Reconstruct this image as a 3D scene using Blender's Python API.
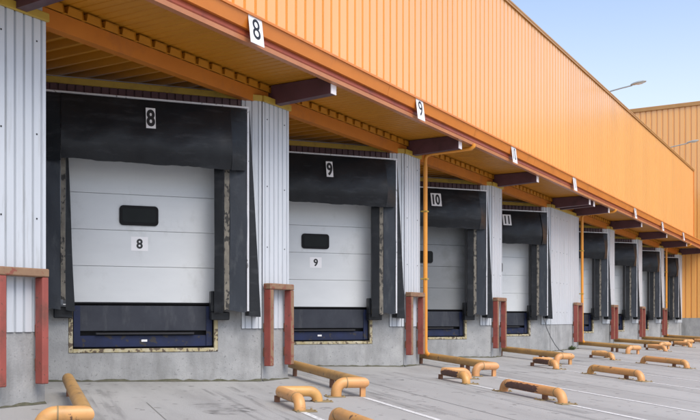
import bpy, bmesh, math, random
from mathutils import Matrix, Vector
random.seed(7)
R = math.radians
for o in list(bpy.data.objects):
    bpy.data.objects.remove(o, do_unlink=True)
scene = bpy.context.scene
C = scene.collection

# ------------------------------------------------------------------ camera
FPX, HORIZON = 874.0, 320.0                     # focal length and horizon row, photo pixels (700 x 420)
PHI = math.atan(508 / FPX)                      # angle between the facade axis (X) and the view
cam = bpy.data.cameras.new('camera')
cam.sensor_width = 36.0
cam.lens = FPX / 700 * 36.0
cam.shift_y = (HORIZON - 210) / 700
cam.clip_start = 0.05
cam.clip_end = 2000
camo = bpy.data.objects.new('camera', cam)
C.objects.link(camo)
camo.location = (0, 0, 1.0)
camo.rotation_euler = (R(90), 0, PHI - R(90))
scene.camera = camo

# ------------------------------------------------------------------ sky and sun
SUN_EL, SUN_AZ = R(50), R(-116)                  # azimuth measured from +X towards +Y
w = bpy.data.worlds.new('World')
scene.world = w
w.use_nodes = True
nt = w.node_tree
bg = nt.nodes['Background']
sky = nt.nodes.new('ShaderNodeTexSky')
sky.sky_type = 'NISHITA'
sky.sun_disc = False
sky.sun_elevation = SUN_EL
sky.sun_rotation = R(90) - SUN_AZ
sky.altitude = 100
sky.air_density = 1.0
sky.dust_density = 2.0
sky.ozone_density = 2.5
# thin bright haze over the whole sky, thicker towards the horizon all the way round
tc = nt.nodes.new('ShaderNodeTexCoord')
sx_ = nt.nodes.new('ShaderNodeSeparateXYZ')
mr = nt.nodes.new('ShaderNodeMapRange')
mr.inputs['From Min'].default_value = 0.02
mr.inputs['From Max'].default_value = 0.40
mr.inputs['To Min'].default_value = 0.85
mr.inputs['To Max'].default_value = 0.12
mr.interpolation_type = 'SMOOTHSTEP'
mx = nt.nodes.new('ShaderNodeMix')
mx.data_type = 'RGBA'
mx.inputs['B'].default_value = (4.5, 4.5, 4.7, 1)
nt.links.new(tc.outputs['Generated'], sx_.inputs[0])
nt.links.new(sx_.outputs['Z'], mr.inputs['Value'])
nt.links.new(mr.outputs[0], mx.inputs['Factor'])
nt.links.new(sky.outputs[0], mx.inputs['A'])
nt.links.new(mx.outputs['Result'], bg.inputs[0])
bg.inputs[1].default_value = 0.12
sun = bpy.data.lights.new('sun', 'SUN')
sun.energy = 1.3
sun.angle = R(40)
sun.color = (1.0, 0.95, 0.88)
suno = bpy.data.objects.new('sun', sun)
C.objects.link(suno)
sd = Vector((math.cos(SUN_EL) * math.cos(SUN_AZ), math.cos(SUN_EL) * math.sin(SUN_AZ), math.sin(SUN_EL)))
suno.rotation_euler = (-sd).to_track_quat('-Z', 'Y').to_euler()
suno.location = sd * 60
scene.view_settings.view_transform = 'Standard'
scene.view_settings.look = 'None'
scene.view_settings.gamma = 1.0
scene.view_settings.exposure = 1.08
scene.view_settings.use_curve_mapping = False


# ------------------------------------------------------------------ materials
def material(name, c1, c2=None, scale=3.0, rough=0.6, metal=0.0, bump=0.0, bscale=60.0, stretch=(1, 1, 1),
             dirt=None, dirt_amt=0.0, dirt_scale=1.5, dirt_stretch=(1, 1, 1), chip=None, chip_amt=0.0,
             chip_scale=14.0, chip_stretch=(1, 1, 1), spec=0.5, rotz=0.0, vary=0.0, coat=0.0):
    m = bpy.data.materials.new(name)
    m.use_nodes = True
    n, l = m.node_tree.nodes, m.node_tree.links
    b = n['Principled BSDF']
    b.inputs['Roughness'].default_value = rough
    b.inputs['Metallic'].default_value = metal
    b.inputs['Specular IOR Level'].default_value = spec
    if coat:
        b.inputs['Coat Weight'].default_value = coat
        b.inputs['Coat Roughness'].default_value = 0.25
        b.inputs['Coat IOR'].default_value = 1.7
    geo = n.new('ShaderNodeNewGeometry')

    def noise(sc, st, detail=5.0, rgh=0.6):
        mp = n.new('ShaderNodeMapping')
        mp.inputs['Scale'].default_value = st
        if rotz:
            vr = n.new('ShaderNodeVectorRotate')
            vr.rotation_type = 'Z_AXIS'
            vr.inputs['Angle'].default_value = rotz
            l.new(geo.outputs['Position'], vr.inputs['Vector'])
            l.new(vr.outputs[0], mp.inputs['Vector'])
        else:
            l.new(geo.outputs['Position'], mp.inputs['Vector'])
        t = n.new('ShaderNodeTexNoise')
        t.inputs['Scale'].default_value = sc
        t.inputs['Detail'].default_value = detail
        t.inputs['Roughness'].default_value = rgh
        l.new(mp.outputs[0], t.inputs['Vector'])
        return t.outputs['Fac']

    def ramp(src, lo, hi):
        r = n.new('ShaderNodeMapRange')
        r.inputs['From Min'].default_value = lo
        r.inputs['From Max'].default_value = hi
        r.clamp = True
        l.new(src, r.inputs['Value'])
        return r.outputs[0]

    def mix(fac, a, c):
        x = n.new('ShaderNodeMix')
        x.data_type = 'RGBA'
        l.new(fac, x.inputs['Factor'])
        if isinstance(a, tuple):
            x.inputs['A'].default_value = (*a, 1)
        else:
            l.new(a, x.inputs['A'])
        x.inputs['B'].default_value = (*c, 1)
        return x.outputs['Result']
    c2 = c2 or tuple(v * 0.88 for v in c1)
    col = mix(ramp(noise(scale, stretch), 0.3, 0.7), c1, c2)
    if dirt:
        f = ramp(noise(dirt_scale, dirt_stretch, 7.0, 0.65), 0.62 - dirt_amt * 0.3, 0.86 - dirt_amt * 0.2)
        col = mix(f, col, dirt)
    if chip:
        f = ramp(noise(chip_scale, chip_stretch, 4.0, 0.55), 0.66 - chip_amt * 0.3, 0.69 - chip_amt * 0.3)
        col = mix(f, col, chip)
    if vary:
        oi = n.new('ShaderNodeObjectInfo')
        hs = n.new('ShaderNodeHueSaturation')
        vv = n.new('ShaderNodeMapRange')
        vv.inputs['To Min'].default_value = 1 - vary
        vv.inputs['To Max'].default_value = 1 + vary
        l.new(oi.outputs['Random'], vv.inputs['Value'])
        l.new(vv.outputs[0], hs.inputs['Value'])
        l.new(col, hs.inputs['Color'])
        col = hs.outputs[0]
    l.new(col, b.inputs['Base Color'])
    rr = n.new('ShaderNodeMapRange')
    rr.inputs['To Min'].default_value = max(rough - 0.1, 0.05)
    rr.inputs['To Max'].default_value = min(rough + 0.12, 1.0)
    l.new(noise(scale * 2.3, (1, 1, 1)), rr.inputs['Value'])
    l.new(rr.outputs[0], b.inputs['Roughness'])
    if bump:
        bp = n.new('ShaderNodeBump')
        bp.inputs['Strength'].default_value = bump
        bp.inputs['Distance'].default_value = 0.01
        l.new(noise(bscale, (1, 1, 1), 4.0), bp.inputs['Height'])
        l.new(bp.outputs[0], b.inputs['Normal'])
    return m


M = {}
M['ground'] = material('ground_concrete', (.40, .395, .38), (.32, .315, .305), .45, .7, bump=.5, bscale=45, rotz=R(-50.6),
                       stretch=(.35, 1, 1), dirt=(.24, .235, .225), dirt_amt=.40, dirt_scale=.9, dirt_stretch=(.22, 1.3, 1),
                       chip=(.22, .215, .205), chip_amt=.07, chip_scale=5)
M['line'] = material('road_paint', (.70, .70, .69), (.60, .60, .59), 6, .6, chip=(.40, .39, .38), chip_amt=.3, chip_scale=22)
M['joint'] = material('joint_sealant', (.15, .145, .14), (.22, .215, .2), 5, .8)


def stain(name, colr, amount, scale, stretch):
    """thin broken film lying on the yard: tyre rubber or oil, see-through where the noise is low"""
    m = bpy.data.materials.new(name)
    m.use_nodes = True
    n, l = m.node_tree.nodes, m.node_tree.links
    b = n['Principled BSDF']
    b.inputs['Base Color'].default_value = (*colr, 1)
    b.inputs['Roughness'].default_value = .7
    g = n.new('ShaderNodeNewGeometry')
    vr = n.new('ShaderNodeVectorRotate')
    vr.rotation_type = 'Z_AXIS'
    vr.inputs['Angle'].default_value = R(-50.6)
    mp = n.new('ShaderNodeMapping')
    mp.inputs['Scale'].default_value = stretch
    t = n.new('ShaderNodeTexNoise')
    t.inputs['Scale'].default_value = scale
    t.inputs['Detail'].default_value = 6
    mr_ = n.new('ShaderNodeMapRange')
    mr_.inputs['From Min'].default_value = .42
    mr_.inputs['From Max'].default_value = .75
    mr_.inputs['To Max'].default_value = amount
    l.new(g.outputs['Position'], vr.inputs['Vector'])
    l.new(vr.outputs[0], mp.inputs['Vector'])
    l.new(mp.outputs[0], t.inputs['Vector'])
    l.new(t.outputs['Fac'], mr_.inputs['Value'])
    l.new(mr_.outputs[0], b.inputs['Alpha'])
    return m


M['tyre'] = stain('tyre_rubber_film', (.06, .06, .06), .26, 3.0, (.3, 3.5, 1))
M['oil'] = stain('oil_film', (.04, .038, .035), .38, 5.0, (1, 1, 1))
M['moss'] = material('moss_grime', (.07, .075, .045), (.12, .11, .08), 14, .95, bump=.6, bscale=80)
M['concrete'] = material('wall_concrete', (.37, .372, .37), (.265, .27, .27), 3.2, .85, bump=.6, bscale=38,
                         dirt=(.17, .17, .165), dirt_amt=.42, dirt_scale=.9, dirt_stretch=(2.2, 2.2, .55),
                         chip=(.22, .22, .22), chip_amt=.1, chip_scale=26)
M['white'] = material('white_cladding', (.55, .58, .615), (.50, .53, .565), 1.1, .38, stretch=(3, 3, .4),
                      dirt=(.34, .35, .345), dirt_amt=.22, dirt_scale=2.2, dirt_stretch=(4, 4, .35))
M['door'] = material('door_panel', (.64, .66, .665), (.58, .60, .61), .9, .42, stretch=(1, 1, 2.5),
                     dirt=(.40, .41, .40), dirt_amt=.2, dirt_scale=1.6, dirt_stretch=(1, 1, .8), bump=.12, bscale=120)
M['door_grey'] = material('grey_door_panel', (.205, .215, .22), (.17, .18, .185), .9, .5, stretch=(1, 1, 2.5), dirt=(.12, .125, .12), dirt_amt=.35)  # darker grey panels, used on the door of bay ten only
M['gap'] = material('door_gasket', (.16, .165, .17), None, 5, .7)
M['orange'] = material('orange_cladding', (.82, .395, .098), (.80, .378, .086), .5, .36, stretch=(2, 2, .3), spec=.7, vary=.035, coat=.8,
                       dirt=(.62, .30, .08), dirt_amt=.06, dirt_scale=.8, dirt_stretch=(3, 3, .25))
M['fascia'] = material('fascia_orange', (.66, .21, .032), (.58, .175, .026), 1.2, .33, stretch=(1, 3, 3),
                       dirt=(.30, .10, .03), dirt_amt=.18, dirt_scale=1.4)
M['gutter'] = material('gutter_red', (.34, .075, .03), (.27, .055, .025), 2, .4, dirt=(.14, .04, .025), dirt_amt=.3, dirt_scale=3)
M['lip'] = material('gutter_lip', (.50, .20, .085), (.42, .16, .07), 3, .35)
M['soffit'] = material('soffit_yellow', (.50, .205, .011), (.45, .18, .010), 1.2, .45, stretch=(3, .5, 3),
                       dirt=(.34, .14, .015), dirt_amt=.2, dirt_scale=1.5)
M['beam'] = material('edge_beam_orange', (.50, .165, .018), (.44, .14, .015), 2, .5, spec=.3, dirt=(.28, .10, .03), dirt_amt=.25)
M['trim'] = material('yellow_trim', (.48, .32, .045), (.40, .26, .04), 3, .45, dirt=(.2, .13, .04), dirt_amt=.3, dirt_scale=4)
M['plum'] = material('plum_steel', (.105, .045, .055), (.08, .035, .042), 3, .45, dirt=(.05, .025, .025), dirt_amt=.25)
M['cap'] = material('beam_end_white', (.80, .76, .76), (.72, .67, .68), 6, .5, chip=(.4, .3, .28), chip_amt=.05)
M['rubber'] = material('black_rubber', (.010, .011, .013), (.016, .018, .021), 2.5, .36, spec=.25, bump=.6, bscale=6,
                       dirt=(.042, .045, .05), dirt_amt=.28, dirt_scale=3.0, dirt_stretch=(.6, .6, 2.6))
M['canvas'] = material('slate_canvas', (.022, .027, .036), (.017, .021, .028), 3, .45, spec=.3, bump=.25, bscale=14,
                       dirt=(.06, .065, .07), dirt_amt=.25, dirt_scale=3.2, dirt_stretch=(2, 2, .6))
M['alu'] = material('aluminium_edge', (.62, .62, .64), (.52, .52, .54), 4, .4, metal=.25, chip=(.2, .2, .2), chip_amt=.04)
M['wear'] = material('worn_strip', (.20, .18, .145), (.10, .09, .075), 9, .8, chip=(.03, .028, .025), chip_amt=.42, chip_scale=13,
                     chip_stretch=(1, 1, .7))
M['pit'] = material('pit_frame_paint', (.42, .38, .25), (.36, .29, .14), 10, .75, chip=(.11, .08, .055), chip_amt=.42, chip_scale=17,
                    dirt=(.55, .52, .44), dirt_amt=.5, dirt_scale=4)
M['steel'] = material('leveller_steel', (.040, .044, .056), (.026, .029, .04), 3, .4, metal=.2, spec=.35,
                      dirt=(.085, .088, .095), dirt_amt=.3, dirt_scale=2.2, dirt_stretch=(2, 2, .5))
M['blue'] = material('leveller_blue', (.013, .022, .072), (.011, .016, .04), 4, .5, spec=.3, chip=(.04, .035, .035), chip_amt=.26, chip_scale=9)
M['dark'] = material('dark_pit_steel', (.018, .018, .022), None, 4, .7)  # near-black steel for the pit back, lip keeper and screws
M['glass'] = material('door_glass', (.008, .010, .011), (.012, .015, .016), 3, .15, spec=.1)
M['black'] = material('black_plastic', (.010, .010, .011), None, 6, .5, spec=.12)
M['plate'] = material('white_plate', (.80, .79, .80), (.74, .73, .74), 5, .45)
M['ink'] = material('black_ink', (.012, .012, .014), None, 5, .5)
M['red'] = material('guard_red', (.31, .072, .055), (.24, .058, .045), 3.5, .5, dirt=(.13, .05, .035), dirt_amt=.4, dirt_scale=3,
                    chip=(.12, .05, .035), chip_amt=.06, chip_scale=16)
M['olive'] = material('guard_worn_top', (.21, .12, .07), (.27, .165, .095), 7, .65, chip=(.22, .07, .045), chip_amt=.3, chip_scale=12)
M['pipe'] = material('pipe_ochre', (.58, .315, .095), (.64, .30, .13), .55, .42, dirt=(.36, .21, .08), dirt_amt=.36, dirt_scale=3.4,
                     chip=(.16, .085, .05), chip_amt=.02, chip_scale=9)
M['pipe_rail'] = material('rail_ochre', (.47, .27, .085), (.40, .225, .075), 2, .5, dirt=(.22, .135, .06), dirt_amt=.38, dirt_scale=3,
                          chip=(.10, .06, .04), chip_amt=.03, chip_scale=10)
M['rust'] = material('scuffed_steel', (.085, .042, .035), (.12, .06, .045), 9, .6, chip=(.2, .12, .07), chip_amt=.12, chip_scale=20)
M['leg'] = material('leg_brown', (.24, .105, .05), (.16, .07, .04), 6, .6)
M['foot'] = material('foot_plate', (.30, .22, .10), (.2, .15, .08), 8, .7)
M['down'] = material('downpipe_orange', (.76, .31, .035), (.70, .27, .03), 2, .35, dirt=(.42, .17, .03), dirt_amt=.2)
M['lampgrey'] = material('lamp_grey', (.42, .44, .42), (.36, .38, .36), 4, .4, metal=.3)
M['lens'] = material('lamp_lens', (.62, .63, .6), None, 4, .25)
M['roof'] = material('roof_membrane', (.30, .30, .30), None, .5, .85)
M['cap_brown'] = material('parapet_cap', (.40, .20, .06), (.46, .24, .08), 2, .4)
M['leaf'] = material('weed_leaf', (.07, .11, .03), (.10, .13, .04), 12, .7)
M['cable'] = material('grey_cable', (.10, .10, .105), None, 5, .5)


# ------------------------------------------------------------------ mesh helpers
class MB:
    def __init__(s):
        s.v, s.f = [], []

    def add(s, vs, fs):
        k = len(s.v)
        s.v += [tuple(p) for p in vs]
        s.f += [tuple(i + k for i in q) for q in fs]
        return s

    def box(s, x0, x1, y0, y1, z0, z1, ch=0.0):
        if ch <= 0:
            vs = [(x, y, z) for z in (z0, z1) for y in (y0, y1) for x in (x0, x1)]
            return s.add(vs, [(0, 2, 3, 1), (4, 5, 7, 6), (0, 1, 5, 4), (2, 6, 7, 3), (0, 4, 6, 2), (1, 3, 7, 5)])
        bm = bmesh.new()
        bmesh.ops.create_cube(bm, size=1)
        for q in bm.verts:
            q.co = Vector(((x0 + x1) / 2 + q.co.x * (x1 - x0), (y0 + y1) / 2 + q.co.y * (y1 - y0), (z0 + z1) / 2 + q.co.z * (z1 - z0)))
        bmesh.ops.bevel(bm, geom=list(bm.edges), offset=ch, segments=1, affect='EDGES')
        bm.verts.index_update()
        s.add([q.co[:] for q in bm.verts], [[q.index for q in fc.verts] for fc in bm.faces])
        bm.free()
        return s

    def prism(s, prof, a, b, axis='x'):
        """closed profile extruded along an axis; profile gives the two other coordinates in order"""
        n = len(prof)
        mk = {'x': lambda u, p: (u, p[0], p[1]), 'y': lambda u, p: (p[0], u, p[1]), 'z': lambda u, p: (p[0], p[1], u)}[axis]
        vs = [mk(a, p) for p in prof] + [mk(b, p) for p in prof]
        fs = [(i, (i + 1) % n, n + (i + 1) % n, n + i) for i in range(n)]
        fs += [tuple(range(n))[::-1], tuple(range(n, 2 * n))]
        return s.add(vs, fs)

    def sheet(s, prof, a, b, axis, th, off):
        """open profile extruded along an axis, given thickness th along vector off (2d)"""
        p2 = [(p[0] + off[0] * th, p[1] + off[1] * th) for p in prof]
        return s.prism(list(prof) + p2[::-1], a, b, axis)

    def tube(s, path, r, seg=14, n0=None, n1=None, cap=True):
        P = [Vector(p) for p in path]
        n = len(P)
        d = [(P[i + 1] - P[i]).normalized() for i in range(n - 1)]
        up = Vector((0, 0, 1)) if abs(d[0].z) < .95 else Vector((1, 0, 0))
        u = d[0].cross(up).normalized()
        base = len(s.v)
        for i in range(n):
            di = d[min(i, n - 2)] if i == 0 else d[i - 1]
            if i == 0:
                pn = Vector(n0) if n0 else d[0]
            elif i == n - 1:
                pn = Vector(n1) if n1 else d[-1]
            else:
                pn = (d[i - 1] + d[i])
            pn = pn.normalized()
            u = (u - di * u.dot(di)).normalized()
            w_ = di.cross(u)
            for k in range(seg):
                a = 2 * math.pi * k / seg
                q = P[i] + (u * math.cos(a) + w_ * math.sin(a)) * r
                q = q + di * ((P[i] - q).dot(pn) / di.dot(pn))
                s.v.append(tuple(q))
        for i in range(n - 1):
            for k in range(seg):
                a, b = base + i * seg + k, base + i * seg + (k + 1) % seg
                s.f.append((a, b, b + seg, a + seg))
        if cap:
            s.f.append(tuple(base + k for k in range(seg))[::-1])
            s.f.append(tuple(base + (n - 1) * seg + k for k in range(seg)))
        return s

    def mesh(s, name, mat, smooth=False):
        me = bpy.data.meshes.new(name)
        me.from_pydata(s.v, [], s.f)
        bm = bmesh.new()
        bm.from_mesh(me)
        bmesh.ops.recalc_face_normals(bm, faces=bm.faces)
        bm.to_mesh(me)
        bm.free()
        me.materials.append(M[mat])
        if smooth:
            me.polygons.foreach_set('use_smooth', [True] * len(me.polygons))
            me.set_sharp_from_angle(angle=R(40))
        me.update()
        return me


def link(name, data, parent=None, loc=None, rotz=None, mat=None):
    o = bpy.data.objects.new(name, data)
    C.objects.link(o)
    if mat is not None:
        o.matrix_local = mat
    else:
        if loc is not None:
            o.location = loc
        if rotz is not None:
            o.rotation_euler = (0, 0, rotz)
    if parent is not None:
        o.parent = parent
    return o


def tag(o, label, cat, group=None):
    o['label'] = label
    o['category'] = cat
    if group:
        o['group'] = group
    return o


def thing(name, label, cat, mat=None, loc=None, rotz=None, group=None):
    return tag(link(name, None, None, loc, rotz, mat), label, cat, group)


_txt = {}


def text_mesh(s, size, mat, bold=0.0, xs=1.0):
    """flat lettering centred on the origin in the local XZ plane, facing -Y"""
    k = (s, size, mat, bold, xs)
    if k in _txt:
        return _txt[k]
    cu = bpy.data.curves.new('txt', 'FONT')
    cu.body = s
    cu.size = size
    cu.align_x = 'CENTER'
    cu.align_y = 'CENTER'
    cu.extrude = 0.0015
    ob = bpy.data.objects.new('txt', cu)
    C.objects.link(ob)
    bpy.context.view_layer.update()
    me = bpy.data.meshes.new_from_object(ob.evaluated_get(bpy.context.evaluated_depsgraph_get()))
    bpy.data.objects.remove(ob)
    cxm = (min(v.co.x for v in me.vertices) + max(v.co.x for v in me.vertices)) / 2
    cym = (min(v.co.y for v in me.vertices) + max(v.co.y for v in me.vertices)) / 2
    for v in me.vertices:
        v.co = Vector(((v.co.x - cxm) * xs, -v.co.z, v.co.y - cym))
    if bold:
        vs, fs = [v.co.copy() for v in me.vertices], [tuple(p.vertices) for p in me.polygons]
        me = bpy.data.meshes.new('lettering')
        b = MB()
        for i in range(8):
            a = math.pi * i / 4
            b.add([v + Vector((math.cos(a) * bold, -.00004 * i, math.sin(a) * bold)) for v in vs], fs)
        me.from_pydata(b.v, [], b.f)
    me.materials.clear()
    me.materials.append(M[mat])
    me.name = 'lettering'
    _txt[k] = me
    return me


# ------------------------------------------------------------------ layout
YF = 8.44                                       # plane of the pier fronts
YU = 7.15                                       # plane of the overhanging upper wall
SLOPE = 0.036                                   # the yard falls away from the docks
FW = 0.76                                       # pier front width
PITCH = 5.17
TH = math.atan((2700 - 350) / FPX) - PHI        # bay faces are turned by this from the facade
T = Vector((math.cos(TH), -math.sin(TH), 0))    # along a bay face, to the right
N = Vector((-math.sin(TH), -math.cos(TH), 0))   # out of a bay face
FACE_L = 3.72
corner = [7.22, 12.39, 17.56, 22.73, 30.34, 35.51, 40.68, 45.85, 51.02]   # right edges of the pier fronts
pier_l = [c - FW for c in corner]
pier_l[4] = 22.73 + PITCH - FW                  # the wide pier
bays = [(8 + i, pier_l[i + 1]) for i in range(8)]          # number, X of the right end of the bay face
X_END = 51.02


def gz(y):
    if y < -5:
        y = -5
    return -SLOPE * (YF - min(y, 14))


# ------------------------------------------------------------------ ground
gb = MB()
ys = [-400, -60, -20, -5, -2, 2, 5, 8.44, 12, 14, 40, 400]
xs = [-400, -40, 0, 20, 40, 60, 400]
gb.add([(x, y, gz(y)) for y in ys for x in xs],
       [(j * len(xs) + i, j * len(xs) + i + 1, (j + 1) * len(xs) + i + 1, (j + 1) * len(xs) + i)
        for j in range(len(ys) - 1) for i in range(len(xs) - 1)])
ground = link('ground', gb.mesh('ground', 'ground'))
ground['kind'] = 'structure'


def ground_strip(name, p, d, length, width, mat, lift=0.004):
    """painted or sealed strip lying on the sloping yard"""
    d = Vector(d).normalized()
    s = Vector((-d.y, d.x, 0)) * width / 2
    b = MB()
    k = max(2, int(length / 0.8))
    row = []
    for i in range(k + 1):
        q = Vector(p) + d * length * i / k
        for sg in (-1, 1):
            e = q + s * sg * random.uniform(.88, 1.06)
            row.append((e.x, e.y, gz(e.y) + lift))
    b.add(row, [(2 * i, 2 * i + 1, 2 * i + 3, 2 * i + 2) for i in range(k)])
    return link(name, b.mesh(name, mat), ground)


# bay guide lines painted on the yard: one from every rail end, one from every corner guard
GUIDE = [(c - 1.59, 6.08) for c in corner[:-1]]
GUIDE[0] = (5.85, 6.28)
VC = [p + FW - 3.0 for n_, p in bays]
for gx, gy in GUIDE:
    ground_strip('painted_line', (gx - .1, gy - .1, 0), N, 8.5, .085, 'line')
for vx in VC:
    q = Vector((vx, 6.53, 0)) + N * .95
    ground_strip('painted_line', q, N, 9, .085, 'line')
# tyre marks down the truck lanes, a few oil patches
rl_ = random.Random(11)
for num_, px_ in bays[:5]:
    c_ = Vector((px_, YF, 0)) - T * 1.86
    for off in (-1.05, -.78, .78, 1.05):
        q = c_ + T * (off + rl_.uniform(-.06, .06)) + N * rl_.uniform(.8, 1.6)
        ground_strip('tyre_mark', q, N, rl_.uniform(6, 9), .22, 'tyre', .0015)
    for k in range(3):
        q = c_ + T * rl_.uniform(-.7, .7) + N * rl_.uniform(1.5, 6)
        rr = rl_.uniform(.12, .35)
        pts_ = []
        for a in range(14):
            e = q + Vector((math.cos(a * .4488), math.sin(a * .4488), 0)) * rr * rl_.uniform(.75, 1.2)
            pts_.append((e.x, e.y, gz(e.y) + .0012))
        link('oil_patch', MB().add(pts_, [tuple(range(14))]).mesh('oil_patch', 'oil'), ground)
# slab joints
for i in range(7):
    q = Vector((2.2 + 5.17 * i, 8.3, 0)) + T * 1.0
    ground_strip('slab_joint', q, N, 12, .013, 'joint', .0025)

# ------------------------------------------------------------------ warehouse (one thing, many parts)
wh = thing('warehouse', 'long orange warehouse with white loading bays set in a sawtooth under an overhang', 'warehouse', loc=(0, 0, 0))


def rib_profile(width, pitch, flat, slope, depth):
    """open corrugated profile (u, outward) starting on a raised flat"""
    pr = [(0.0, 0.0)]
    x = 0.0
    k = int(round(width / pitch))
    for i in range(k):
        x = i * pitch
        pr += [(x + flat / 2, 0), (x + flat / 2 + slope, depth), (x + pitch - flat / 2 - slope, depth), (x + pitch - flat / 2, 0)]
    pr.append((k * pitch, 0.0))
    return pr


# upper wall: ribbed sheets, 1 m each
UZ0, UZ1 = 5.10, 8.52
me = MB().sheet(rib_profile(1.0, .25, .19, .010, .042), UZ0, UZ1, 'z', .004, (0, 1)).mesh('wall_sheet', 'orange')
X_UP = 46.6
k = 0
x = X_UP - 1.0
while x > -7:
    link('wall_sheet', me, wh, (x, YU + random.uniform(0, .004), 0), random.uniform(-.0035, .0035))
    x -= 1.0
X_W0 = x + 1.0
# end wall of the upper storey and roof
link('end_wall', MB().box(X_UP - .004, X_UP + .10, YU + .05, 30, 4.95, 8.5).mesh('end_wall', 'orange'), wh)
link('roof', MB().box(X_W0, X_UP - .01, YU + .10, 30, 8.28, 8.44).mesh('roof', 'roof'), wh)
pc = MB().box(X_W0, X_UP + .14, YU - .045, YU + .34, 8.522, 8.575, .01)
pc.box(X_W0, X_UP + .13, YU - .035, YU - .015, 8.475, 8.519)
link('parapet_cap', pc.mesh('parapet_cap', 'cap_brown'), wh)
link('corner_trim', MB().box(X_UP + .005, X_UP + .16, YU - .03, YU + .15, 5.12, 8.5, .01).mesh('corner_trim', 'fascia'), wh)
# fascia: drip flashing, leaning board, gutter, lip
X_C0, X_C1 = X_W0, X_END - .02
fl = MB().prism([(YU + .03, 5.19), (YU - .01, 5.19), (YU - .075, 5.145), (YU - .075, 5.115), (YU + .03, 5.115)], X_C0, X_C1)
link('drip_flashing', fl.mesh('drip_flashing', 'fascia'), wh)
x = X_C0
while x < X_C1 - .1:
    x1 = min(x + 4.0, X_C1)
    b = MB().prism([(YU - .05, 5.113), (YU + .06, 5.113), (YU + .075, 4.94), (YU - .005, 4.94)], x + .004, x1 - .004)
    link('fascia_board', b.mesh('fascia_board', 'fascia'), wh)
    x = x1
link('gutter', MB().prism([(YU + .045, 4.938), (YU + .12, 4.938), (YU + .12, 4.80), (YU + .06, 4.80), (YU + .03, 4.86)], X_C0, X_C1)
     .mesh('gutter', 'gutter'), wh)
link('gutter_lip', MB().prism([(YU + .028, 4.835), (YU + .055, 4.83), (YU + .062, 4.797), (YU + .13, 4.797), (YU + .13, 4.775), (YU + .035, 4.775)],
                              X_C0, X_C1).mesh('gutter_lip', 'lip', True), wh)
# soffit: trapezoid deck, ribs running out from the building, one sheet per 0.93 m
DZ = 4.785
prof = []
pitch = .31
for i in range(3):
    a = i * pitch
    prof += [(a, DZ), (a + .045, DZ), (a + .065, DZ + .10), (a + pitch - .02, DZ + .10)]
prof.append((3 * pitch, DZ))
deck = MB().sheet(prof, YF + .015, 12.2, 'y', .003, (0, 1)).mesh('deck_sheet', 'soffit')
fill = MB()
for i in range(3):
    fill.prism([(i * pitch + .05, DZ + .002), (i * pitch + pitch - .004, DZ + .002), (i * pitch + pitch - .024, DZ + .097), (i * pitch + .067, DZ + .097)],
               YF + .03, YF + .05, 'y')
fill = fill.mesh('deck_closure', 'soffit')
outer = MB().sheet([(p[0], p[1] * -1 + DZ + .128) for p in rib_profile(.93, .155, .125, .012, -.014)], YU + .131, YF + .30, 'y', .003, (0, 1)).mesh('soffit_sheet', 'soffit')
x = X_W0
while x < X_C1 - .93:
    d_ = link('deck_sheet', deck, wh, (x, 0, 0))
    link('deck_closure', fill, d_)
    link('soffit_sheet', outer, wh, (x, 0, 0))
    x += .93
link('floor_slab', MB().box(X_W0, X_C1, YU + .15, 30, DZ + .150, DZ + .20).mesh('floor_slab', 'concrete'), wh)
# edge beams between the piers (a C channel with flanges), cantilever beams over the piers
XB = [c - .39 for c in corner]
cuts = sorted(XB[:4] + [pier_l[4] + .37, pier_l[4] + .88] + XB[4:])
spans = [(X_W0, cuts[0])] + [(cuts[i], cuts[i + 1]) for i in range(len(cuts) - 1)]
for a, b_ in spans:
    if b_ - a < .3:
        continue
    pb = MB().prism([(YF + .06, 4.56), (YF + .20, 4.56), (YF + .20, 4.575), (YF + .085, 4.575), (YF + .085, 4.762), (YF + .20, 4.762),
                     (YF + .20, 4.78), (YF + .06, 4.78)], a + .085, b_ - .085)
    link('edge_beam', pb.mesh('edge_beam', 'beam'), wh)
cb = MB().prism([(YU + .14, 4.772), (YU + .14, 4.625), (YF - .02, 4.58), (YF + .9, 4.58), (YF + .9, 4.772), (YF + .01, 4.772), (YF + .01, 4.90), (YU + .3, 4.90)], -.075, .075)
cbm = cb.mesh('cantilever_beam', 'plum')
capm = MB().box(-.078, .078, YU + .125, YU + .139, 4.623, 4.772).mesh('beam_end_cap', 'cap')
for bx_ in cuts:
    cbo = link('cantilever_beam', cbm, wh, (bx_, 0, 0))
    link('end_cap', capm, cbo)


# piers
def clad_strip(width, z0, z1, name):
    k = max(1, int(round(width / .125)))
    p = width / k
    return MB().sheet(rib_profile(width, p, p * .74, .008, .03), z0, z1, 'z', .003, (0, 1)).mesh(name, 'white')


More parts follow.
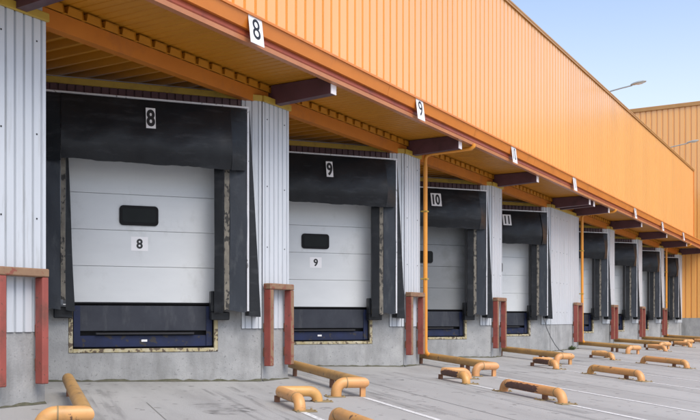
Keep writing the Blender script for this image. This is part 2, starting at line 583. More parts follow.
CZ0, CZ1 = .86, 4.57
clad_m = clad_strip(FW, CZ0, CZ1, 'pier_cladding')
clad_w = clad_strip(corner[4] - pier_l[4], CZ0, CZ1, 'pier_cladding')
for i, (c, pl) in enumerate(zip(corner, pier_l)):
    wd = c - pl
    cm = clad_w if i == 4 else clad_m
    cl = link('pier_cladding', cm, wh, (pl, YF - .03, 0))
    sb = MB()
    for zz in (1.25, 2.2, 3.2, 4.3):
        for kx in range(2 if wd < 1 else 5):
            xx = .125 * (1.0 + 3 * kx) + (.125 if kx else .0)
            if xx < wd:
                sb.tube([(xx, -.006, zz), (xx, .001, zz)], .011, 6)
    sc = link('screws', sb.mesh('screws', 'dark'), cl)
    sc['kind'] = 'stuff'
    # concrete foot and core of the pier
    z0 = -.25
    core = MB().prism([(pl + .005, YF + .002), (c - .004, YF + .002), (c - .004 + .40, YF + .60), (pl + .2, YF + .60)], .87, 4.56, 'z')
    link('pier_core', core.mesh('pier_core', 'white'), wh)
    ft = MB().prism([(pl, YF - .012), (c, YF - .012), (c + .40, YF + .597), (pl + .18, YF + .597)], z0, .855, 'z')
    link('pier_foot', ft.mesh('pier_foot', 'concrete'), wh)
    # yellow flashing on top of the pier front
    link('pier_flashing', MB().box(pl - .01, c + .02, YF - .075, YF - .031, 4.565, 4.665, .006).mesh('pier_flashing', 'trim'), wh)
    # return wall, from the pier corner back to the next bay
    if i < len(corner) - 1:
        nx = pier_l[i + 1]
        e = Vector((nx, YF, 0)) - T * FACE_L
        rb = MB().prism([(c, YF + .03), (e.x, e.y), (e.x - .15, e.y + .1), (c - .15, YF + .1)], .86, 4.76, 'z')
        link('return_wall', rb.mesh('return_wall', 'white'), wh)
        rb = MB().prism([(c + .004, YF), (e.x + .004, e.y), (e.x - .15, e.y + .1), (c - .15, YF + .1)], z0, .855, 'z')
        link('return_base', rb.mesh('return_base', 'concrete'), wh)

# far end: fill between the upper wall end and the cross wall above the overhang
link('low_roof', MB().box(X_UP + .11, X_END - .02, YU + .10, 30, 4.99, 5.10).mesh('low_roof', 'roof'), wh)

# ---------------- bay parts in bay coordinates: x along the face (0 = right end), y into the building, z up
PIT = (-2.93, -.79, .57, 1.235)
face_base = MB()
face_base.box(-FACE_L, PIT[0] - .075, 0, .25, -.25, 1.235)
face_base.box(PIT[1] + .075, -.004, 0, .25, -.25, .855)
face_base.box(PIT[1] + .075, -.33, .0, .25, .855, 1.235)
face_base.box(PIT[0] - .075, PIT[1] + .075, 0, .25, -.25, PIT[2] - .075)
face_base_m = face_base.mesh('dock_wall', 'concrete')
fc = MB().sheet(rib_profile(.3275, .109, .085, .008, .022), .862, 4.57, 'z', .003, (0, 1))
face_clad_m = fc.mesh('face_cladding', 'white')
up = MB().sheet(rib_profile(FACE_L - .33, .125, .098, .008, .022), 3.9, 4.57, 'z', .003, (0, 1))
face_up_m = up.mesh('head_cladding', 'plum')
back = MB()
back.box(-FACE_L, -3.08, .03, .2, 1.236, 4.7)
back.box(-.62, -.02, .03, .2, 1.236, 4.60)
back.box(-3.08, -.62, .03, .2, 3.75, 4.7)
back_m = back.mesh('bay_wall', 'white')
flash_m = MB().box(-FACE_L, .01, -.045, -.002, 4.568, 4.668, .006).mesh('bay_flashing', 'trim')
# door
DL, DR, D0, D1 = -3.06, -.64, 1.245, 3.77
dframe = MB().box(DL - .02, DL + .05, .10, .2, D0, D1).box(DR - .05, DR + .02, .10, .2, D0, D1).box(DL, DR, .215, .225, D0, D1)
dframe_m = dframe.mesh('dock_door', 'gap')
SH = .565
sec_m = []
bm_ = MB().box(DL + .01, DR - .01, .15, .205, 0, SH - .004, .005)
for zz in (.08, .16, .24, .32, .40, .48):
    bm_.box(DL + .02, DR - .02, .1487, .151, zz - .005, zz + .005)
sec_m = bm_.mesh('door_section', 'door')
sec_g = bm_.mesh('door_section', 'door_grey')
sticker_m = MB().box(-2.06, -1.80, .1465, .149, 2.09, 2.31).mesh('number_sticker', 'plate')
seal_m = MB().box(DL + .02, DR - .02, .135, .20, D0, D0 + .03, .006).mesh('bottom_seal', 'black')


def rrect(cx, cz, wx, hz, r, y0, y1, k=4):
    pr = []
    for (sx, sz, a0) in ((1, 1, 0), (-1, 1, 90), (-1, -1, 180), (1, -1, 270)):
        for i in range(k + 1):
            a = R(a0 + 90 * i / k)
            pr.append((cx + sx * (wx / 2 - r) + r * math.cos(a), cz + sz * (hz / 2 - r) + r * math.sin(a)))
    return MB().prism(pr, y0, y1, 'y')


win_f = rrect(-1.94, 2.64, .60, .31, .06, .125, .152).mesh('window_frame', 'black')
win_g = rrect(-1.94, 2.64, .51, .22, .03, .119, .126).mesh('window_pane', 'glass')
# leveller: pit lining, lip, front face, frame
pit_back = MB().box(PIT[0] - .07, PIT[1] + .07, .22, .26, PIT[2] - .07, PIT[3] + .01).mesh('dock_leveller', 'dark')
lip_m = MB().box(PIT[0] + .03, PIT[1] - .03, .085, .11, .83, 1.225, .006).mesh('lip_plate', 'steel')
slot_m = MB().box(PIT[0] + .33, PIT[1] - .30, .03, .088, .775, .805, .004).mesh('lip_keeper', 'dark')
blue_m = MB().box(PIT[0] + .03, PIT[1] - .03, .09, .13, PIT[2] + .01, .76, .006).box(PIT[0] + .005, PIT[0] + .10, .07, .09, PIT[2] + .02, 1.22) \
    .box(PIT[1] - .10, PIT[1] - .005, .07, .09, PIT[2] + .02, 1.22).mesh('leveller_front', 'blue')
tagm = MB().box(-1.91, -1.82, .080, .089, .66, .695, .002).mesh('type_plate', 'plate')
fr = []
fr.append(MB().box(PIT[0] - .072, PIT[0] - .012, -.012, .06, PIT[2] - .07, 1.238, .008).mesh('pit_frame_side', 'pit'))
fr.append(MB().box(PIT[1] + .012, PIT[1] + .072, -.012, .06, PIT[2] - .07, 1.238, .008).mesh('pit_frame_side', 'pit'))
fr.append(MB().box(PIT[0] - .011, PIT[1] + .011, -.014, .06, PIT[2] - .072, PIT[2] - .012, .008).mesh('pit_frame_sill', 'pit'))
bump_a = MB().box(-.86, -.56, -.16, -.014, 1.0, 1.13, .012).box(-.86, -.80, -.16, -.014, 1.13, 1.46, .01).mesh('dock_bumper', 'rubber')
bump_b = MB().box(-3.22, -2.95, -.16, -.014, 1.03, 1.20, .012).mesh('dock_bumper', 'rubber')

bay_mats = {}
for num, px in bays + [(7, pier_l[0])]:
    bmx = Matrix.Translation((px, YF, 0)) @ Matrix.Rotation(-TH, 4, 'Z')
    bay_mats[num] = bmx
    link('dock_wall', face_base_m, wh, mat=bmx)
    link('face_cladding', face_clad_m, wh, mat=bmx @ Matrix.Translation((-.33, -.03, 0)))
    link('head_cladding', face_up_m, wh, mat=bmx @ Matrix.Translation((-FACE_L, -.028, 0)))
    link('bay_wall', back_m, wh, mat=bmx)
    link('bay_flashing', flash_m, wh, mat=bmx)
    d = link('dock_door', dframe_m, wh, mat=bmx)
    for i in range(5):
        z = D0 + .03 + i * SH
        if z + SH > 4.2:
            break
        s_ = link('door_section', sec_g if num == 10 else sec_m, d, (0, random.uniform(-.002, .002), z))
    link('bottom_seal', seal_m, d)
    link('window_frame', win_f, d)
    link('window_pane', win_g, d)
    if num in (8, 9):
        link('number_sticker', sticker_m, d)
        link('door_number', text_mesh(str(num), .205, 'ink', .006, .95), d, (-1.93, .1445, 2.20))
    lv = link('dock_leveller', pit_back, wh, mat=bmx)
    link('lip_plate', lip_m, lv)
    link('lip_keeper', slot_m, lv)
    link('leveller_front', blue_m, lv)
    link('type_plate', tagm, lv)
    for q in fr:
        link(q.name.split('.')[0], q, lv)
    link('dock_bumper', bump_a, wh, mat=bmx)
    link('dock_bumper', bump_b, wh, mat=bmx)

# ------------------------------------------------------------------ cross building closing the yard
cr = thing('cross_building', 'tall orange ribbed building crossing the far end of the yard', 'building', loc=(X_END, 0, 0))
sh = MB().sheet([(y, -x_) for (y, x_) in rib_profile(1.2, .3, .21, .02, .045)], 1.12, 12.75, 'z', .004, (0, -1))
sh.v = [(-q[1] if False else q[1], q[0], q[2]) for q in sh.v]
sh.v = [(-q[0], q[1], q[2]) for q in sh.v]
crm = sh.mesh('wall_sheet', 'orange')
for i in range(32):
    link('wall_sheet', crm, cr, (-.02, -18 + i * 1.2, 0))
link('wall_base', MB().box(-.03, .4, -18, 20.4, -.6, 1.118).mesh('wall_base', 'concrete'), cr)
link('wall_core', MB().box(.06, 14, -18, 20.4, 1.12, 12.7).mesh('wall_core', 'orange'), cr)
link('parapet_cap', MB().box(-.10, .4, -18.05, 20.45, 12.752, 12.98, .02).mesh('parapet_cap', 'cap_brown'), cr)

# ------------------------------------------------------------------ dock shelters
SL, SR, SB, ST = -3.46, -.30, 1.14, 4.36        # outer edges and height of the front frame
SN = .30                                        # projection


def strip_mesh(x0, x1, y, z0, z1, name, mat, amp=.006, nx=3, nz=12, y1=None, th=.012, seed=0, lean=0.0):
    """a hanging rubber panel: gently uneven, with thickness"""
    rnd = random.Random(seed)
    ph = [rnd.uniform(0, 6.28) for _ in range(4)]
    vs = []
    for s in (0, 1):
        for j in range(nz + 1):
            for i in range(nx + 1):
                u, v = i / nx, j / nz
                yy = y + ((y1 if y1 is not None else y) - y) * u
                dy = amp * (math.sin(v * 9 + ph[0]) + .7 * math.sin(v * 17 + u * 5 + ph[1])) * (1 - abs(2 * v - 1) ** 6)
                dx = amp * .6 * math.sin(v * 7 + ph[2])
                zb = z0 + amp * 1.5 * math.sin(u * 4 + ph[3]) if j == 0 else z0 + (z1 - z0) * v
                vs.append((x0 + (x1 - x0) * u + dx + lean * u * v, yy + dy + s * th, zb))
    k = (nx + 1) * (nz + 1)
    fs = []
    for j in range(nz):
        for i in range(nx):
            a = j * (nx + 1) + i
            fs.append((a, a + 1, a + nx + 2, a + nx + 1))
            fs.append((k + a, k + a + nx + 1, k + a + nx + 2, k + a + 1))
    rim = [i for i in range(nx + 1)] + [j * (nx + 1) + nx for j in range(1, nz + 1)] + \
          [nz * (nx + 1) + i for i in range(nx - 1, -1, -1)] + [j * (nx + 1) for j in range(nz - 1, 0, -1)]
    for i in range(len(rim)):
        a, b = rim[i], rim[(i + 1) % len(rim)]
        fs.append((a, k + a, k + b, b))
    return MB().add(vs, fs).mesh(name, mat, True)


def flare(xo, sgn):
    """outer side canvas, flaring out towards its foot"""
    p = [(xo, -SN + .01, SB - .07), (xo, -.03, SB - .07), (xo, -.03, ST - .02), (xo, -SN + .01, ST - .02)]
    q = [(xo + sgn * .20, -SN + .04, SB - .09), (xo + sgn * .18, -.03, SB - .09), (xo + sgn * .012, -.03, ST - .02), (xo + sgn * .012, -SN + .02, ST - .02)]
    return MB().add(p + q, [(0, 1, 2, 3), (4, 7, 6, 5), (0, 4, 5, 1), (1, 5, 6, 2), (2, 6, 7, 3), (3, 7, 4, 0)])


sh_parts = []
sh_parts.append(('side_canvas', flare(SR + .026, 1).mesh('side_canvas', 'rubber')))
sh_parts.append(('side_canvas', flare(SL - .026, -1).mesh('side_canvas', 'rubber')))
sh_parts.append(('top_canvas', MB().prism([(-SN + .01, ST - .012), (-.03, ST + .06), (-.03, ST + .02), (-SN + .01, ST - .05)], SL, SR).mesh('top_canvas', 'rubber')))
for xa, xb in ((SR - .012, SR + .022), (SL - .022, SL + .012)):
    sh_parts.append(('frame_edge', MB().box(xa, xb, -SN - .014, -SN + .02, SB, ST - .002, .004).mesh('frame_edge', 'alu')))
sh_parts.append(('frame_edge', MB().box(SL - .022, SR + .022, -SN - .016, -SN + .02, ST, ST + .032, .004).mesh('frame_edge', 'alu')))
sh_parts.append(('side_curtain', strip_mesh(-.59, SR - .014, -SN, SB, ST - .01, 'side_curtain', 'canvas', .011, 4, 16, seed=1)))
sh_parts.append(('side_curtain', strip_mesh(SL + .014, -3.13, -SN, SB + .03, ST - .01, 'side_curtain', 'canvas', .011, 4, 16, seed=2)))
sh_parts.append(('wear_strip', strip_mesh(-.675, -.595, -SN - .002, SB + .02, ST - .4, 'wear_strip', 'wear', .004, 2, 14, seed=3)))
sh_parts.append(('wear_strip', strip_mesh(-3.125, -3.06, -SN - .002, SB + .16, ST - .4, 'wear_strip', 'wear', .004, 2, 14, seed=4)))
sh_parts.append(('inner_flap', strip_mesh(-.82, -.69, -SN + .07, SB - .03, ST - .4, 'inner_flap', 'rubber', .006, 2, 14, y1=-SN, seed=5)))
sh_parts.append(('inner_flap', strip_mesh(-3.055, -2.92, -SN, SB, ST - .4, 'inner_flap', 'rubber', .008, 2, 14, y1=-SN + .07, seed=6, lean=-.12)))
# head curtain: a drooping front that rolls out and tucks under, with slanted cheeks beside it
hv, hf = [], []
HN, HZ = 30, 14
rnd = random.Random(5)
wob = [rnd.uniform(-1, 1) for _ in range(HN + 1)]
HL0, HR0 = -3.13, -.60


def head_out(v):
    """how far the curtain stands out at height v (0 = lower edge, 1 = top)"""
    return .03 + .20 * math.sin(math.pi * min(1.0, (1 - v) * .62 + .02)) ** .9 - .05 * max(0, .22 - v) / .22


for s in (0, 1):
    for j in range(HZ + 1):
        for i in range(HN + 1):
            u, v = i / HN, j / HZ
            f = 1 - v
            bul = head_out(v) + f * (.007 * wob[i] + .010 * math.sin(v * 7 + u * 11) + .006 * math.sin(u * 41 + v * 5) + .008 * math.sin(u * 23 - v * 9))
            z = 3.37 + (ST - .012 - 3.37) * v + (.006 * math.sin(u * 19) + .004 * wob[i] - .02 * u if j == 0 else 0)
            hv.append((HL0 + (HR0 - HL0) * u, -SN - bul + s * .014, z))
kk = (HN + 1) * (HZ + 1)
for j in range(HZ):
    for i in range(HN):
        a = j * (HN + 1) + i
        hf += [(a, a + 1, a + HN + 2, a + HN + 1), (kk + a, kk + a + HN + 1, kk + a + HN + 2, kk + a + 1)]
rim = list(range(HN + 1)) + [j * (HN + 1) + HN for j in range(1, HZ + 1)] + [HZ * (HN + 1) + i for i in range(HN - 1, -1, -1)] + \
      [j * (HN + 1) for j in range(HZ - 1, 0, -1)]
for i in range(len(rim)):
    a, b = rim[i], rim[(i + 1) % len(rim)]
    hf.append((a, kk + a, kk + b, b))
for sg, xa, xb in ((-1, HL0 - .004, SL + .08), (1, HR0 + .004, SR - .04)):
    cv = []
    for s in (0, 1):
        for j in range(HZ + 1):
            v = j / HZ
            z = 3.34 + (ST - .02 - 3.34) * v
            for u in (0, .5, 1):
                o_ = head_out(v) * (1 - u) * .94 + .035 * u + .012 * math.sin(v * 6 + u * 4) * (1 - v)
                cv.append((xa + (xb - xa) * u + (.02 * sg * math.sin(v * 3) * u), -SN - o_ + s * .012, z + .03 * u * (j == 0)))
    k3 = 3 * (HZ + 1)
    cf = []
    for j in range(HZ):
        for i in range(2):
            a = j * 3 + i
            cf += [(a, a + 1, a + 4, a + 3), (k3 + a, k3 + a + 3, k3 + a + 4, k3 + a + 1)]
    rm = [0, 1, 2] + [j * 3 + 2 for j in range(1, HZ + 1)] + [HZ * 3 + 1, HZ * 3] + [j * 3 for j in range(HZ - 1, 0, -1)]
    cf += [(rm[i], k3 + rm[i], k3 + rm[(i + 1) % len(rm)], rm[(i + 1) % len(rm)]) for i in range(len(rm))]
    sh_parts.append(('head_cheek', MB().add(cv, cf).mesh('head_cheek', 'rubber', True)))
sh_parts.append(('head_curtain', MB().add(hv, hf).mesh('head_curtain', 'rubber', True)))

sh_labels = {8: 'large black rubber dock shelter nearest the camera, around the leftmost door', 9: 'black rubber dock shelter around the second door from the left, numbered nine',
             10: 'black rubber dock shelter with number plate 10 on its head curtain',
             11: 'black rubber dock shelter left of the wide white pier, hanging cable at its foot',
             12: 'black rubber dock shelter directly right of the wide white pier',
             13: 'second black rubber dock shelter right of the wide white pier',
             14: 'third black rubber dock shelter right of the wide white pier',
             15: 'farthest black rubber dock shelter, next to the orange end wall'}
plate_m = {1: MB().box(-.072, .072, -.006, 0, -.165, .165, .003).mesh('number_plate', 'plate'),
           2: MB().box(-.145, .145, -.006, 0, -.17, .17, .003).mesh('number_plate', 'plate')}
for num, px in bays:
    s_ = thing('dock_shelter', sh_labels[num], 'dock shelter', mat=bay_mats[num], group='dock shelters along the loading bays')
    for nm, me in sh_parts:
        part = link(nm, me, s_)
        if nm in ('inner_flap', 'side_canvas', 'wear_strip') and num > 8:
            part.location.z = random.uniform(-.05, .02)      # no two shelters hang quite alike
        if nm == 'head_curtain' and num > 8:
            part.rotation_euler.y = random.uniform(-.008, .008)
            part.location.z = -.01
    if num <= 11:
        g = len(str(num))
        pl = link('number_plate', plate_m[g], s_, mat=Matrix.Translation((-1.84, -SN - .172, 4.05)) @ Matrix.Rotation(R(-12), 4, 'X'))
        link('plate_number', text_mesh(str(num), .36, 'ink', .010, .68), pl, (0, -.0075, 0))

# ------------------------------------------------------------------ red guard frames on the piers
fw, fd = .68, .17
gpost = {}
for sx in (0, 1):
    xa = 0 if sx == 0 else fw - .092
    gpost[sx] = MB().box(xa, xa + .092, -fd, -fd + .135, .25, 1.50, .01).mesh('post', 'red')
    gpost[sx, 'b'] = MB().box(xa + .02, xa + .075, -fd + .136, -.004, .40, .55, .006).box(xa + .02, xa + .075, -fd + .136, -.004, .80, .95, .006) \
        .mesh('wall_bracket', 'leg')
for sx in (0, 1):
    xa = 0 if sx == 0 else fw - .092
    gpost[sx, 'f'] = MB().box(xa + .006, xa + .086, -fd - .004, -fd + .002, .262, 1.495).mesh('worn_face', 'olive')
gtop = MB().box(-.006, fw + .006, -fd - .006, -fd + .141, 1.502, 1.60, .012).mesh('top_bar', 'olive')
gl = ['nearest red steel guard frame at the left edge, on the pier before door 8',
      'red steel guard frame on the pier between doors 8 and 9',
      'red steel guard frame beside the first orange downpipe, right of door 9',
      'red steel guard frame on the narrow pier right of shelter 10',
      'red steel guard frame at the right end of the wide white pier',
      'red steel guard frame on the first narrow pier beyond the wide white pier',
      'red steel guard frame on the second narrow pier beyond the wide white pier',
      'farthest red steel guard frame, on the last pier before the end shelter']
for i, c in enumerate(corner[:8]):
    g = thing('guard_frame', gl[i], 'guard frame', loc=(c - .78, YF - .03, 0), group='red guard frames on the piers')
    for sx in (0, 1):
        p = link('post', gpost[sx], g)
        link('wall_bracket', gpost[sx, 'b'], p)
        if i > 0:
            link('worn_face', gpost[sx, 'f'], p)
    link('top_bar', gtop, g)

# ------------------------------------------------------------------ yellow pipe guards on the yard
TILT = Matrix.Rotation(math.atan(SLOPE), 4, 'X') @ Matrix.Rotation(-TH, 4, 'Z')      # local x = T, local -y = N
PR, PH = .076, .20


def bend(p, d, r=.13, k=7):
    """points of a bend from horizontal direction d down to the ground, starting at p"""
    p, d = Vector(p), Vector(d).normalized()
    out = []
    for i in range(k + 1):
        a = math.pi / 2 * i / k
        out.append(p + d * r * math.sin(a) - Vector((0, 0, 1)) * r * (1 - math.cos(a)))
    out.append(Vector((out[-1].x, out[-1].y, 0.0)))
    return out


X, Y = Vector((1, 0, 0)), Vector((0, 1, 0))
RAIL = 3.6
rail_m = MB().tube([(0, RAIL, PH), (0, 1.8, PH), (0, 0, PH)], PR, 16, n1=(-1, -1, 0)).mesh('rail', 'pipe_rail', True)
arm_m = MB().tube([Vector((0, 0, PH))] + bend((-.26, 0, PH), -X), PR, 16, n0=(-1, -1, 0)).mesh('end_arm', 'pipe', True)
seam_r = MB().tube([(-.007, 0, PH), (.007, 0, PH)], PR + .004, 16).mesh('weld_seam', 'foot', True)
leg_m = MB().box(-.03, .03, -.035, .035, 0, PH - PR + .012).mesh('leg', 'leg')
endleg_m = MB().box(-.035, .035, -.03, .03, 0, PH - PR + .03).mesh('leg', 'pipe')
plate_b = MB().box(-.13, .13, -.10, .10, 0.001, .012, .003)
for bx in (-.105, .105):
    for by in (-.075, .075):
        plate_b.tube([(bx, by, .011), (bx, by, .028)], .013, 6)
plate_f = plate_b.mesh('foot_plate', 'foot')
rl = ['long ochre pipe rail in the left foreground with a bent orange end',
      'long ochre pipe rail running from the pier between doors 8 and 9',
      'long ochre pipe rail starting at the first orange downpipe',
      'long ochre pipe rail running out below the bay left of the wide pier',
      'long ochre pipe rail starting at the downpipe of the wide white pier',
      'long ochre pipe rail from the first narrow pier beyond the wide pier',
      'long ochre pipe rail from the second narrow pier beyond the wide pier',
      'farthest long ochre pipe rail, at the last pier before the end shelter']
for i, (gx, gy) in enumerate(GUIDE):
    g = thing('pipe_rail', rl[i], 'pipe rail', mat=Matrix.Translation((gx, gy, gz(gy))) @ TILT, group='long pipe rails between the truck lanes')
    link('rail', rail_m, g)
    link('end_arm', arm_m, g)
    link('weld_seam', seam_r, g, (-.25, 0, 0))
    link('leg', endleg_m, g, (.01, .01, 0))
    for yy in (1.05, 1.30, 3.3):
        link('leg', leg_m, g, (0, yy, 0))
    link('foot_plate', plate_f, g, (-.41, 0, 0))
# corner guards: two short arms bent down from a mitred corner
AL, AM = .95, .55
PR, PH = .070, .14
leg_low = MB().box(-.03, .03, -.035, .035, 0, PH - PR + .012).mesh('leg', 'leg')
va_m = MB().tube([Vector((0, 0, PH))] + bend((0, -AL + .15, PH), -Y), PR, 16, n0=(1, -1, 0)).mesh('long_arm', 'pipe', True)
vb_m = MB().tube([Vector((0, 0, PH))] + bend((AM - .15, 0, PH), X), PR, 16, n0=(1, -1, 0)).mesh('short_arm', 'pipe', True)
seam_v = MB().tube([(0, -.007, PH), (0, .007, PH)], PR + .004, 16).mesh('weld_seam', 'foot', True)
vl = ['ochre pipe corner guard with two bent arms in front of door 8', 'ochre pipe corner guard in front of door 9',
      'ochre pipe corner guard in front of shelter 10', 'ochre pipe corner guard in front of the wide white pier',
      'first ochre pipe corner guard beyond the wide white pier', 'second ochre pipe corner guard beyond the wide white pier',
      'third ochre pipe corner guard beyond the wide white pier', 'farthest ochre pipe corner guard, near the end building']


def scuff(y0, y1, seed, name='scuff_patch'):
    """worn bare-steel patch on the flank of a pipe: a thin shell with a ragged outline"""
    rnd = random.Random(seed)
    b = MB()
    NA, NY = 7, 26
    vs = []
    for rr in (PR + .0025, PR - .01):
        for j in range(NY + 1):
            v = j / NY
            a0 = 128 + 16 * rnd.random() + 40 * max(0, v - .8) * 5
            a1 = 238 - 14 * rnd.random() - 20 * max(0, .15 - v) * 6
            if rr < PR:
                a0, a1 = keep[j]
            else:
                if j == 0:
                    keep = []
                keep.append((a0, a1))
            for k in range(NA):
                a = R(a0 + (a1 - a0) * k / (NA - 1))
                yy = y0 + (y1 - y0) * v + (.03 * math.sin(k * 2.1 + seed) if j in (0, NY) else 0)
                vs.append((rr * math.cos(a), yy, PH + rr * math.sin(a)))
    kk = NA * (NY + 1)
    fs = []
    for j in range(NY):
        for k in range(NA - 1):
            a = j * NA + k
            fs += [(a, a + 1, a + NA + 1, a + NA), (kk + a, kk + a + NA, kk + a + NA + 1, kk + a + 1)]
    rim = list(range(NA)) + [j * NA + NA - 1 for j in range(1, NY + 1)] + [NY * NA + k for k in range(NA - 2, -1, -1)] + [j * NA for j in range(NY - 1, 0, -1)]
    fs += [(rim[i], kk + rim[i], kk + rim[(i + 1) % len(rim)], rim[(i + 1) % len(rim)]) for i in range(len(rim))]
    b.add(vs, fs)
    return b.mesh(name, 'rust', True)


sc_v = scuff(-AL + .24, -.08, 2)
for i, vx in enumerate(VC):
    g = thing('corner_guard', vl[i], 'pipe guard', mat=Matrix.Translation((vx, 6.53, gz(6.53))) @ TILT, group='pipe corner guards in front of the bays')
    link('long_arm', va_m, g)
    link('short_arm', vb_m, g)
    link('weld_seam', seam_v, g, (0, -AL + .16, 0))
    link('leg', leg_low, g, (-.02, .02, 0))
    link('foot_plate', plate_f, g, (.05, -AL - .02, 0))
    link('foot_plate', plate_f, g, (AM + .04, 0, 0))
    if i in (1, 2):
        link('scuff_patch', sc_v, g)
# wheel stops: long humps on the painted lines
HL = 1.72
b0 = bend((0, -.18, PH), Y)                       # towards the dock, down
b1 = bend((0, -HL + .18, PH), -Y)
stop_m = MB().tube(list(reversed(b0)) + b1, PR, 16).mesh('hump_pipe', 'pipe', True)
seam_y = MB().tube([(0, -.007, PH), (0, .007, PH)], PR + .004, 16).mesh('weld_seam', 'foot', True)
hl = ['ochre pipe wheel stop cut off by the bottom edge of the picture',
      'ochre pipe wheel stop with a dark scuffed flank, nearest whole one',
      'ochre pipe wheel stop, second along the row, on the painted line',
      'ochre pipe wheel stop, farthest along the row at the right edge']
sc_h = scuff(-1.1, -.20, 5)
for i in range(4):
    q = Vector((VC[i], 6.53, 0)) + N * 2.13
    g = thing('wheel_stop', hl[i], 'wheel stop', mat=Matrix.Translation((q.x, q.y, gz(q.y))) @ TILT, group='pipe wheel stops in the yard')
    link('hump_pipe', stop_m, g)
    link('weld_seam', seam_y, g, (0, -.19, 0))
    link('weld_seam', seam_y, g, (0, -HL + .19, 0))
    link('leg', leg_low, g, (0, -1.22, 0))
    link('foot_plate', plate_f, g, (0, .0, 0))
    link('foot_plate', plate_f, g, (0, -HL - .03, 0))
    link('foot_plate', plate_f, g, (0, -1.22, -.004))
    if i == 1:
        link('scuff_patch', sc_h, g)

# ------------------------------------------------------------------ number signs on the fascia
sg_m = MB().box(-.155, .155, -.008, 0, -.215, .215, .003).mesh('sign_board', 'plate')
signx = [9.62 + .02, 14.80, 19.97, 25.13, 33.1, 38.3, 43.4]
sgl = ['largest white fascia sign, reading eight, nearest the camera', 'second white fascia sign, reading nine', 'white fascia sign above bay 10',
       'white fascia sign above the bay left of the wide pier', 'first white fascia sign beyond the wide white pier',
       'second white fascia sign beyond the wide white pier', 'farthest white fascia sign, near the end building']
for i, sx in enumerate(signx):
    s_ = thing('number_sign', sgl[i], 'sign', mat=Matrix.Translation((sx, YU - .066, 4.95)) @ Matrix.Rotation(R(-7), 4, 'X'),
               group='number signs on the fascia')
    link('sign_board', sg_m, s_)
    t_ = str(8 + i)
    link('sign_number', text_mesh(t_, .40, 'ink', .0, .95 if len(t_) == 1 else .6), s_, (0, -.0095, 0))

# ------------------------------------------------------------------ downpipes
dl = ['thin orange downpipe on the pier between door 9 and shelter 10', 'thin orange downpipe at the right end of the wide white pier',
      'far orange downpipe on the third narrow pier beyond the wide pier']
for i, c in enumerate((corner[2], corner[4], corner[7])):
    g = thing('downpipe', dl[i], 'downpipe', loc=(c + .09, YF - .12, 0), group='orange downpipes')
    yo = YU + .10 - (YF - .12)
    run = MB().tube([(0, yo - .08, 4.80), (0, yo - .075, 4.745), (0, yo - .02, 4.705), (0, -.12, 4.68), (0, -.03, 4.65), (0, 0, 4.58), (0, 0, 4.4)], .042, 12)
    link('gutter_branch', run.mesh('gutter_branch', 'down', True), g)
    link('pipe', MB().tube([(0, 0, 4.41), (0, 0, 2.0), (0, 0, .34), (.02, -.015, .27), (.09, -.07, .20)], .048, 14).mesh('pipe', 'down', True), g)
    for zz in (3.4, 1.9):
        link('pipe_clip', MB().box(-.058, .058, -.058, .09, zz, zz + .03, .004).mesh('pipe_clip', 'trim'), g)

# ------------------------------------------------------------------ lamps on the roof edge
ll = ['grey street lamp on a curved arm above the roof edge, whole head visible', 'grey street lamp on a curved arm cut off by the right edge']
for i, lx in enumerate((29.8, 40.8)):
    g = thing('roof_lamp', ll[i], 'lamp', loc=(lx, YU + .18, 8.588), group='lamps along the roof edge')
    g.scale = (.74, .74, .74)
    link('mast', MB().tube([(0, 0, 0), (0, -.01, .05), (0, -.08, .10), (0, -.22, .14), (0, -.6, .20), (0, -1.15, .27)], .032, 10).mesh('mast', 'lampgrey', True), g)
    link('mast_foot', MB().box(-.09, .09, -.09, .09, -.012, .02, .004).mesh('mast_foot', 'lampgrey'), g)
    pr = []
    hv_ = MB()
    secs = [(-1.08, .045, .04), (-1.2, .10, .07), (-1.4, .15, .085), (-1.62, .14, .07), (-1.75, .07, .035)]
    vs = []
    for (yy, wx, hz) in secs:
        for k in range(12):
            a = 2 * math.pi * k / 12
            vs.append((wx * math.cos(a), yy, .30 + (-(yy + 1.1)) * .12 + hz * max(-.35, math.sin(a))))
    fs = [(j * 12 + k, j * 12 + (k + 1) % 12, (j + 1) * 12 + (k + 1) % 12, (j + 1) * 12 + k) for j in range(4) for k in range(12)]
    fs += [tuple(range(12)), tuple(range(48, 60))]
    link('lamp_head', hv_.add(vs, fs).mesh('lamp_head', 'lampgrey', True), g)
    lb = []
    for (yy, wx, dz) in ((-1.25, .07, .0), (-1.4, .115, -.05), (-1.58, .11, -.05), (-1.68, .06, 0)):
        for k in range(9):
            a = math.pi + math.pi * k / 8
            lb.append((wx * math.cos(a), yy, .275 + (-(yy + 1.1)) * .12 + .02 + (dz - .02) * abs(math.sin(a))))
    fs = [(j * 9 + k, j * 9 + k + 1, (j + 1) * 9 + k + 1, (j + 1) * 9 + k) for j in range(3) for k in range(8)]
    link('lens', MB().add(lb, fs).mesh('lens', 'lens', True), g)

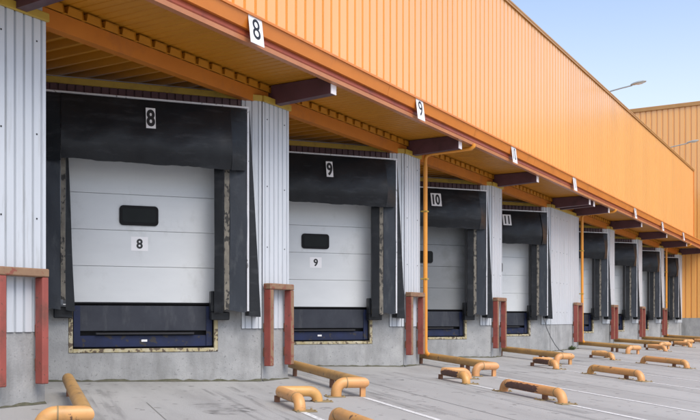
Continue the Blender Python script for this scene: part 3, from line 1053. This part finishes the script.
# ------------------------------------------------------------------ small things: hanging cable, weeds, grime along the walls
bm11 = bay_mats[11]
pts = [(-.36, -.2, 1.16), (-.35, -.22, 1.0), (-.28, -.24, .75), (-.16, -.27, .48), (-.02, -.32, .22), (.08, -.4, .06), (.12, -.55, .012)]
cb_ = MB()
pp = []
for i in range(len(pts) - 1):
    a, b = Vector(pts[i]), Vector(pts[i + 1])
    for k in range(4):
        pp.append(a.lerp(b, k / 4))
pp.append(Vector(pts[-1]))
cb_.tube(pp, .013, 8)
tag(link('hanging_cable', cb_.mesh('hanging_cable', 'cable', True), None, mat=bm11), 'dark cable hanging from the shelter left of the wide pier to the ground', 'cable')


def weed(x, y, n, size, label):
    b = MB()
    rnd = random.Random(int(x * 10))
    for i in range(n):
        a = rnd.uniform(0, 6.28)
        l = size * rnd.uniform(.4, 1.0)
        wd = l * .16
        ox, oy = rnd.uniform(-.22, .22) * size * 3, rnd.uniform(-.03, .03)
        el = rnd.uniform(.5, 1.3)
        d = Vector((math.cos(a) * math.cos(el), math.sin(a) * math.cos(el), math.sin(el)))
        s = Vector((-math.sin(a), math.cos(a), 0)) * wd
        o = Vector((ox, oy, 0))
        m = o + d * l * .5
        t = o + d * l + Vector((math.cos(a), math.sin(a), -.5)) * l * .15
        b.add([o - s * .3, m - s, t, m + s, o + s * .3], [(0, 1, 3, 4), (1, 2, 3)])
    return tag(link('weed', b.mesh('weed', 'leaf'), None, (x, y, gz(y))), label, 'weed')


weed(29.2, YF - .12, 90, .20, 'low green weed growing at the foot of the wide white pier')

gm = MB()
rnd = random.Random(3)


def grime(a, b, out, wmax):
    a, b = Vector(a), Vector(b)
    L = (b - a).length
    k = int(L / .09)
    row = []
    for i in range(k + 1):
        q = a.lerp(b, i / k)
        wv = wmax * (.25 + .75 * rnd.random()) * (.4 + .6 * abs(math.sin(i * .21 + a.x)))
        o = q + Vector(out) * wv
        h = .012 + .03 * rnd.random()
        row += [(q.x, q.y, gz(q.y) + h), (o.x, o.y, gz(o.y) + .003)]
    gm.add(row, [(2 * i, 2 * i + 1, 2 * i + 3, 2 * i + 2) for i in range(k)])


for i, (num, px) in enumerate(bays):
    p = Vector((px, YF, 0))
    grime(p - T * FACE_L + N * .001, p + N * .001, N, .07)
    grime((pier_l[i], YF - .013, 0), (corner[i], YF - .013, 0), (0, -1, 0), .05)
gr = link('moss', gm.mesh('moss', 'moss'))
gr['kind'] = 'stuff'
gr['label'] = 'dark mossy grime along the foot of the dock walls'
